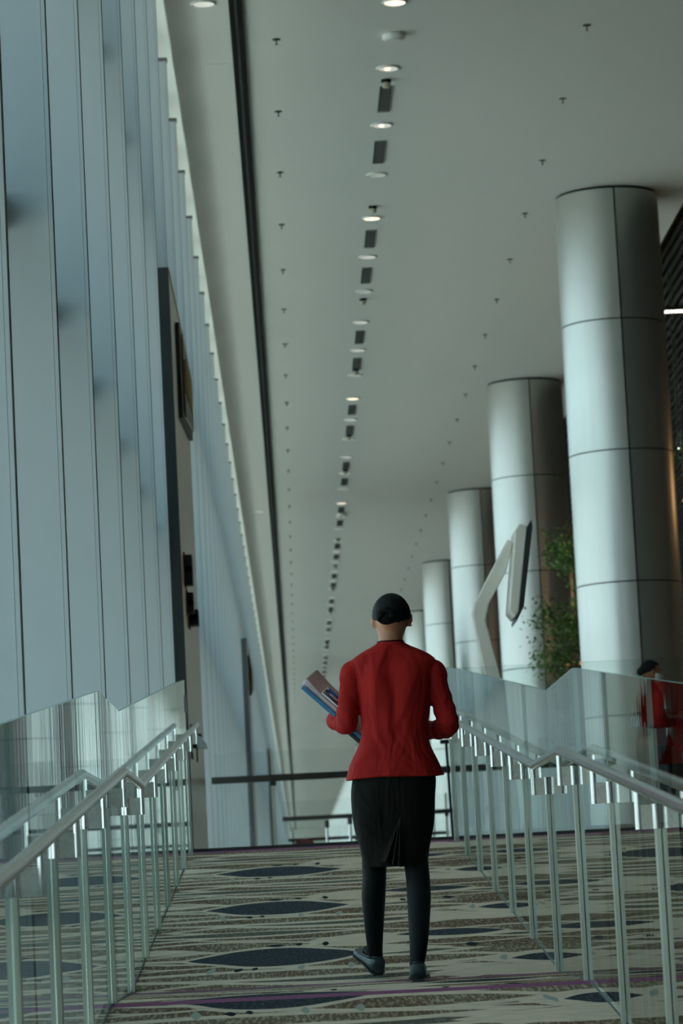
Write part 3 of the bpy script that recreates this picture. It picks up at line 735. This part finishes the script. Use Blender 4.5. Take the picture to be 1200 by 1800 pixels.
def head_parts(g, tilt=0.):
    R = Matrix.Rotation(-.20+tilt, 3, 'X')      # looking slightly down
    c = Vector((.001, .015, 1.525))
    def T(v): return c+R @ Vector(v)
    # skull, face, jaw
    g.ball(c, (.0715, .088, .088), 28, 18, rot=R)
    rows = [(.066, 0, .044, .0, .054), (.045, 0, .060, .006, .070), (.02, .0, .071, .012, .080), (-.02, 0, .066, .022, .072), (-.055, 0, .056, .030, .058), (-.085, 0, .043, .038, .044), (-.104, 0, .026, .046, .030), (-.112, 0, .012, .050, .016)]
    g.rings([[T((hw*math.cos(2*math.pi*j/24), cy_+hd*math.sin(2*math.pi*j/24), z)) for j in range(24)] for z, _, hw, cy_, hd in rows])
    # nose, lips, brow, cheeks
    g.tube([T((0, .088, .010)), T((0, .100, -.018)), T((0, .112, -.036)), T((0, .098, -.046))], [.007, .009, .012, .008], 10)
    for s in (-1, 1):
        g.ball(T((s*.011, .098, -.040)), .008, 10, 6)
        g.ball(T((s*.034, .080, -.028)), (.022, .016, .020), 12, 8)
        g.ball(T((s*.030, .082, .024)), (.020, .010, .007), 12, 8)
        g.ball(T((s*.074, .004, -.012)), (.009, .017, .029), 12, 10, rot=R @ Matrix.Rotation(s*-.15, 3, 'Z'))   # ear
        g.ball(T((s*.083, -.004, -.010)), (.005, .014, .024), 12, 8, rot=R @ Matrix.Rotation(s*-.5, 3, 'Z'))
        g.ball(T((s*.0745, .006, -.038)), (.006, .008, .009), 10, 6)
    g.tube([T((-.022, .086, -.064)), T((-.008, .096, -.061)), T((.008, .096, -.061)), T((.022, .086, -.064))], [.004, .006, .006, .004], 8)
    g.tube([T((-.018, .085, -.071)), T((0, .095, -.073)), T((.018, .085, -.071))], [.004, .007, .004], 8)
    # neck
    g.tube([(-.009, .000, 1.36), (-.008, .002, 1.41), (-.007, .006, 1.445), (-.006, .014, 1.475), (-.004, .018, 1.50)], [(.060, .062), (.050, .051), (.050, .052), (.056, .061), (.060, .066)], 22, up=(0, 1, 0))
    return T, R

def woman(loc, rz, label, mask=False, skirt_mat=None, voxel=.0055, long_skirt=False):
    t = thing('person', label, 'person', loc, None, rz)
    # body: one continuous surface under the clothes
    g = MB(); T, R = head_parts(g)
    loft(g, TORSO, .86, 1.40, 14, off=-.016)
    loft(g, SKIRT, .62, .88, 6, off=-.022)
    for rows in (LEG_L, LEG_R): limb(g, [(a, b_, c, r-.006) for a, b_, c, r in [(rows[0][0]*.9, rows[0][1], .78, .09)]+rows])
    for rows in (ARM_L, ARM_R): limb(g, [(a, b_, c, r-.014) for a, b_, c, r in rows[:-2]]+[(*rows[-2][:3], .024), (*rows[-1][:3], .023)])
    hand(g, (-.258, .225, 1.112), (.05, 1, .12), (.55, .1, .85), (.8, 0, -.6), .55)
    hand(g, (.070, .178, 1.050), (-.95, .35, .10), (.10, .35, .95), (.2, .95, -.1), .75)
    body = fuse('body', g, [M['skin']], t, voxel, 3)
    # eyes and lips sit on the face
    for s in (-1, 1):
        e = MB().ball(T((s*.030, .0835, .008)), (.0125, .007, .0062), 14, 10, rot=R).obj('eye', mat('eye_white', (.7, .68, .62), .3), body, smooth=True)
        MB().ball(T((s*.030, .0900, .008)), (.0055, .0012, .0055), 12, 8, rot=R).obj('iris', M['black'], e, smooth=True)
        MB().tube([T((s*.018, .0945, .030)), T((s*.032, .093, .034)), T((s*.046, .082, .030))], .0022, 6).obj('eyebrow', M['hair'], body, smooth=True)
    MB().tube([T((-.021, .0885, -.066)), T((-.008, .1005, -.063)), T((.008, .1005, -.063)), T((.021, .0885, -.066))], [.002, .004, .004, .002], 8).obj('lips', mat('lips', (.35, .06, .05), .4), body, smooth=True)
    if mask:
        MB().rings([[T((hw*math.cos(math.pi*j/12), cy_+hd*math.sin(math.pi*j/12), z)) for j in range(13)]+[T(((hw-.003)*math.cos(math.pi*j/12), cy_+(hd-.003)*math.sin(math.pi*j/12), z)) for j in range(12, -1, -1)]
                    for z, hw, cy_, hd in ((-.018, .069, .026, .092), (-.045, .064, .030, .092), (-.08, .052, .036, .070), (-.11, .036, .040, .036))]).obj('face_mask', M['white'], body, smooth=True)
    # hair: cap combed back into a low knot
    bm = bmesh.new(); bmesh.ops.create_icosphere(bm, subdivisions=5, radius=1)
    def surf(v):
        rx, ry, rz_ = .0825, .101, .0975
        q = Vector((v.x*rx, v.y*ry, v.z*rz_))
        if q.z < 0: q.x *= 1-.10*min(1, -v.z)
        return q
    kill = []
    for v in bm.verts:
        d_ = v.co.copy()
        front = d_.y > .38-.15*abs(d_.x) and d_.z < .52+.2*d_.y
        side_ = d_.y > .0 and d_.z < .10 and abs(d_.x) > .5
        low = d_.z < -.40-.22*max(0, -d_.y)+ .30*max(0, d_.y+.2)+.25*abs(d_.x)**2
        if front or side_ or low: kill.append(v)
    for v in bm.verts:
        st = .0011*math.sin(70*math.atan2(v.co.x, v.co.z+.9)+4*v.co.y)
        q = surf(v.co*(1+st*9)); v.co = T(q+Vector((0, -.004, .002)))
    bmesh.ops.delete(bm, geom=kill, context='VERTS')
    for f in bm.faces: f.smooth = True
    me = bpy.data.meshes.new('hair'); bm.to_mesh(me); bm.free(); me.materials.append(M['hair'])
    hair = link('hair', me, t); sm = hair.modifiers.new('s', 'SOLIDIFY'); sm.thickness = .010; sm.offset = -1
    kn = MB()
    kc = Vector((-.024, -.098, -.022))
    kn.ball(T(kc+Vector((0, .012, 0))), (.043, .020, .036), 20, 14, rot=R)
    for q in range(9):        # twisted locks of the knot
        a = -.6+q*.42
        pts = [kc+Vector((math.cos(a+u*.9)*(.012+.028*u), -.010*math.cos(u*1.4), math.sin(a+u*.9)*(.010+.024*u))) for u in (0, .3, .6, .9, 1.15)]
        kn.tube([T(p) for p in pts], [.005, .009, .010, .008, .004], 8)
    kn.ball(T(kc+Vector((.012, -.006, .02))), (.009, .008, .009), 10, 8)
    kn.obj('hair_knot', M['hair'], hair, smooth=True)
    for s in (-1, 1): MB().ball(T((s*.081, .004, -.040)), .0042, 10, 8).obj('earring', M['gold'], body, smooth=True)
    # jacket
    def fold(v, cx, cy_, z):
        v = v.copy(); a = math.atan2(v.y-cy_, v.x-cx)
        k = max(0, (1.0-z)/.16)
        amp = .004*k*math.sin(a*7+.6)+.0022*math.sin(a*5+z*34)*max(0, 1-abs(z-1.05)/.09)
        hemd = .004*math.sin(a*3+1)*max(0, 1-(z-.846)/.03)
        d_ = Vector((v.x-cx, v.y-cy_, 0)).normalized(); v += d_*amp; v.z += hemd
        # hollow along the spine, blades of the shoulders
        if v.y < cy_:
            v.y += .012*math.exp(-((v.x-cx)/.028)**2)*max(0, 1-abs(z-1.14)/.22)
            v.y -= .010*math.exp(-((abs(v.x-cx)-.078)/.04)**2)*max(0, 1-abs(z-1.25)/.12)
            v.y += .0025*math.sin(z*46+abs(v.x)*18)*max(0, 1-abs(z-1.09)/.10)
        return v
    g = MB(); loft(g, TORSO, .846, 1.420, 48, n=72, fold=fold)
    for rows, ph in ((ARM_L, 0), (ARM_R, 1.)):
        rr = spline(rows, 7); pts, rad = [], []
        for q, r in enumerate(rr):
            u = q/len(rr); wr = .0026*math.sin(q*1.35+ph)*(1 if .3 < u < .95 else .3)
            pts.append(r[:3]); rad.append(r[3]+wr)
        g.tube(pts, rad, 26)
        e = rr[-1]; e0 = rr[-3]; dv = (Vector(e[:3])-Vector(e0[:3])).normalized()
        g.tube([Vector(e[:3])-dv*.006, Vector(e[:3])+dv*.012], [.041, .043], 26)
    jk = fuse('jacket', g, [M['jacket'], M['lining']], t, .0042, 2,
              lambda f: 1 if (f.normal.z < -.75 and f.calc_center_median().z < .858) or (f.normal.z > .8 and f.calc_center_median().z > 1.412) else 0)
    # seams: centre back, two princess seams, and the dark collar binding
    def back_pt(x, z, off=.0012):
        cx, hw, cy_, hd = interp(TORSO, z)
        c = max(-1, min(1, (x-cx)/hw)); ca = abs(c)**(2.35/2); s = -math.sqrt(max(0, 1-ca*ca)); y = cy_+hd*math.copysign(abs(s)**(2/2.35), s)
        v = fold(Vector((x, y, z)), cx, cy_, z); v.z = z; v.y -= off-.0022; return v
    for x0, x1, x2, za, zb in ((-.009, -.010, -.020, .85, 1.405), (-.085, -.080, -.105, .852, 1.24), (.062, .058, .070, .852, 1.24)):
        pts = []
        for q in range(30):
            z = za+(zb-za)*q/29; x = x2+(x1-x2)*min(1, (z-za)/.19) if z < za+.19 else x1+(x0-x1)*(z-za-.19)/(zb-za-.19)
            pts.append(back_pt(x, z))
        MB().tube(pts, .0012, 6).obj('seam', M['seamred'], jk, smooth=True)
    for s_ in (-1, 1):
        pts = []
        for q in range(14):
            z = 1.345-.135*q/13; x = s_*(.172-.030*math.sin(q/13*math.pi*.6))
            pts.append(back_pt(x+(-.004 if s_ < 0 else 0), z, .0005))
        MB().tube(pts, .0016, 6).obj('armhole_seam', M['seamred'], jk, smooth=True)
    cx, hw, cy_, hd = interp(TORSO, 1.418)
    MB().tube([superring(cx, cy_, 1.4195, hw*.98, hd*.98, 32, 2.1)[j % 32] for j in range(33)], .0032, 8, cap=False).obj('collar_binding', M['lining'], jk, smooth=True)
    # skirt with a kick pleat
    sk_m = skirt_mat or M['skirt']
    tab = SKIRT if not long_skirt else [(.06, -.036, .19, .03, .17), (.30, -.036, .175, .02, .16)]+SKIRT[3:]
    z0 = .478 if not long_skirt else .06
    def sf(v, cx, cy_, z):
        v = v.copy(); k = max(0, 1-(z-z0)/.35)
        a = math.atan2(v.y-cy_, v.x-cx); v += Vector((v.x-cx, v.y-cy_, 0)).normalized()*.003*k*math.sin(a*5+2); return v
    g = MB(); loft(g, tab, z0, .885, 30, n=64, fold=sf); g.m[-2] = 1
    sk = g.obj('skirt', [sk_m, M['lining']], t, smooth=50)
    if not long_skirt:
        def skb(x, z):
            cx, hw, cy_, hd = interp(SKIRT, z); c = max(-1, min(1, (x-cx)/hw)); ca = abs(c)**(2.35/2); s = -math.sqrt(max(0, 1-ca*ca))
            return cy_+hd*math.copysign(abs(s)**(2/2.35), s)
        apex = (-.010, .680)
        ridge = [(-.104, .0, .500), (-.080, .020, .498), (-.058, .004, .486), (-.052, .026, .484), (-.036, .004, .477), (-.028, .030, .475), (-.014, .005, .473), (.004, .0, .476)]
        g = MB(); n_ = len(ridge); vs = []
        for u in (0, .25, .5, .75, 1):
            for x, pr, z in ridge:
                xx = apex[0]+(x-apex[0])*u; zz = apex[1]+(z-apex[1])*u; vs.append((xx, skb(xx, zz)-pr*u*1.1-.0015, zz))
        fs = [(a*n_+b_, a*n_+b_+1, (a+1)*n_+b_+1, (a+1)*n_+b_) for a in range(4) for b_ in range(n_-1)]
        g.add(vs, fs)
        kp = g.obj('kick_pleat', sk_m, sk); so = kp.modifiers.new('s', 'SOLIDIFY'); so.thickness = .003
        for x, pr, z in (ridge[1], ridge[3], ridge[5]):
            MB().tube([(apex[0]+(x-apex[0])*u, skb(apex[0]+(x-apex[0])*u, apex[1]+(z-apex[1])*u)-pr*u*1.1-.002, apex[1]+(z-apex[1])*u) for u in (0, .3, .6, 1)], .0008, 6).obj('pleat_edge', M['seam_hi'], kp)
        MB().tube([(-.012+.0*q, skb(-.012, .69+q*.02)-.001, .69+q*.02) for q in range(9)], .0011, 6).obj('seam', sk_m, sk)
    # tights and shoes
    for rows in (LEG_L, LEG_R): limb(MB(), rows, 28).obj('tights_leg', M['tights'], t, smooth=True)
    for heel, yaw, pitch in (((-.126, .236, .030), .36, .40), ((.026, -.212, .008), -.08, 0.)):
        shoe_parts(t, heel, yaw, pitch)
    # feet inside the shoes
    for (a, b_) in (((-.132, .275, .075), (-.168, .365, .130)), ((.026, -.17, .048), (.036, -.06, .038))):
        MB().tube([a, tuple((Vector(a)+Vector(b_))/2), b_], [.031, .028, .022], 16).obj('tights_foot', M['tights'], t, smooth=True)
    return t
M['seam_hi'] = mat('pleat_edge', (.025, .022, .02), .6)
WX, WY = .44, 13.55
main = woman((WX, WY, H0), 0, 'woman seen from behind in red jacket and dark skirt carrying papers up the ramp')
A = woman((3.24, 29.0, UP), math.radians(-80), 'woman in a red jacket and white face mask standing side-on behind the right glass', mask=True, voxel=.009)
B = woman((3.83, 30.4, UP), math.radians(70), 'woman in a red jacket and long dusty pink skirt cut off by the right edge', long_skirt=True, skirt_mat=cloth('pink_skirt_cloth', (.30, .13, .11), .7), voxel=.009)

# ---------------------------------------------------------------- the papers she carries
def held(base, M4, who):
    """a stack along local x (.33) and y (.22); z up through the stack"""
    def put(o): o.matrix_world = base @ M4; return o
    def T_(n, lab, cat, gr=None):
        o = link(n, None); tag(o, lab, cat, gr); return put(o)
    t = T_('folder', f'blue plastic folder under the papers {who}', 'folder')
    MB().box(-.165, .165, -.115, .115, -.006, .0).obj('cover', M['blueplastic'], t, bevel=.001)
    MB().box(-.165, .165, -.119, -.115, -.006, .010).obj('spine', M['blueplastic'], t)
    cols = ['paper', 'pinkpaper', 'paper', 'lilacpaper', 'pinkpaper', 'paper', 'pinkpaper']
    for k in range(7):
        u = k/6; z = .003+k*.0038
        g = MB(); n_ = 10; vs = []
        x0, x1 = -.172+.006*math.sin(k*2.1), .150
        for q in range(n_+1):
            x = x0+(x1-x0)*q/n_; lift = max(0, -(x+.05))**1.6*(.10+.28*u)
            for y in (-.108+.004*math.sin(k), .10): vs += [(x, y, z+lift), (x, y, z+lift+.0022)]
        fs = []
        for q in range(n_):
            a = q*4; fs += [(a, a+2, a+6, a+4), (a+1, a+5, a+7, a+3), (a, a+4, a+5, a+1), (a+2, a+3, a+7, a+6)]
        fs += [(0, 1, 3, 2), (n_*4, n_*4+2, n_*4+3, n_*4+1)]
        g.add(vs, fs); o = g.obj('paper_bundle', M[cols[k]]); put(o)
        tag(o, f'{("white", "pink", "white", "lilac", "pink", "white", "pink")[k]} paper bundle, {ORD[k]} up from the blue folder {who}', 'paper', 'paper bundles in the folder')
    t = T_('pen_pouch', f'clear plastic pouch lying on the papers {who}', 'pouch')
    MB().box(-.085, .06, -.10, .03, .031, .0325).obj('film', M['film'], t)
    MB().tube([(-.085, -.10, .034), (.06, -.10, .034)], .0035, 8).obj('zip', M['paper'], t, smooth=True)
    MB().tube([(-.085, -.10, .034), (-.085, .03, .034)], .0030, 8).obj('side_seal', M['paper'], t, smooth=True)
    t = T_('pen', f'bright blue pen inside the clear pouch {who}', 'pen')
    MB().tube([(-.075, -.02, .042), (.05, -.035, .042)], .0065, 12).obj('barrel', M['bluepen'], t, smooth=50)
    MB().tube([(-.084, -.019, .042), (-.075, -.02, .042)], .005, 12).obj('push_button', M['paper'], t, smooth=50)
    t = T_('pen', f'silver pen beside the blue pen in the pouch {who}', 'pen')
    MB().tube([(-.06, -.055, .040), (.045, -.06, .040)], .005, 12).obj('barrel', M['chrome'], t, smooth=50)
    MB().box(-.058, -.02, -.058, -.053, .044, .047).obj('clip', M['chrome'], t)
    t = T_('key_ring', f'bunch of small metal keys in the pouch {who}', 'keys')
    MB().tube([(.0+.012*math.cos(a*.5236), -.03+.012*math.sin(a*.5236), .044) for a in range(13)], .0015, 6).obj('ring', M['chrome'], t, smooth=True)
    for q in range(3): MB().box(.01+q*.006, .05+q*.004, -.045+q*.014, -.037+q*.014, .040+q*.003, .042+q*.003).obj('key', M['chrome'], t)
    t = T_('tablet', f'black tablet held beneath the blue folder {who}', 'tablet')
    MB().box(.03, .19, -.12, .09, -.024, -.008).obj('case', M['black'], t, bevel=.004)
    MB().box(.04, .18, -.11, .08, -.0247, -.0238).obj('screen', M['dark'], t)
M['blueplastic'] = mat('blue_plastic', (.03, .17, .36), .3); M['bluepen'] = mat('pen_blue', (.01, .12, .50), .25)
M['paper'] = mat('white_paper', (.85, .83, .85), .8); M['pinkpaper'] = mat('pink_paper', (.72, .50, .50), .8); M['lilacpaper'] = mat('lilac_paper', (.66, .60, .78), .8)
M['film'] = glass_mat('clear_film', (.93, .93, .95), 1.)
ctr = Vector((-.245, .205, 1.165))
ax = Vector((.72, 0, -.69)).normalized(); side_v = Vector((.16, .93, .30)); side_v = (side_v-ax*side_v.dot(ax)).normalized(); nz_ = ax.cross(side_v)
M4 = Matrix(((ax.x, side_v.x, nz_.x, ctr.x), (ax.y, side_v.y, nz_.y, ctr.y), (ax.z, side_v.z, nz_.z, ctr.z), (0, 0, 0, 1)))
held(Matrix.Translation((WX, WY, H0)), M4, 'in the walking woman\'s left arm')
# sheet in the masked woman's hands
for par, lab in ((A, 'white sheet of paper held by the masked woman behind the glass'),):
    R3 = Matrix.Rotation(par.rotation_euler.z, 4, 'Z'); o = MB().box(-.12, .10, .19, .44, 1.105, 1.109).obj('paper_sheet', M['paper']); o.matrix_world = Matrix.Translation(par.location) @ R3
    tag(o, lab, 'paper')
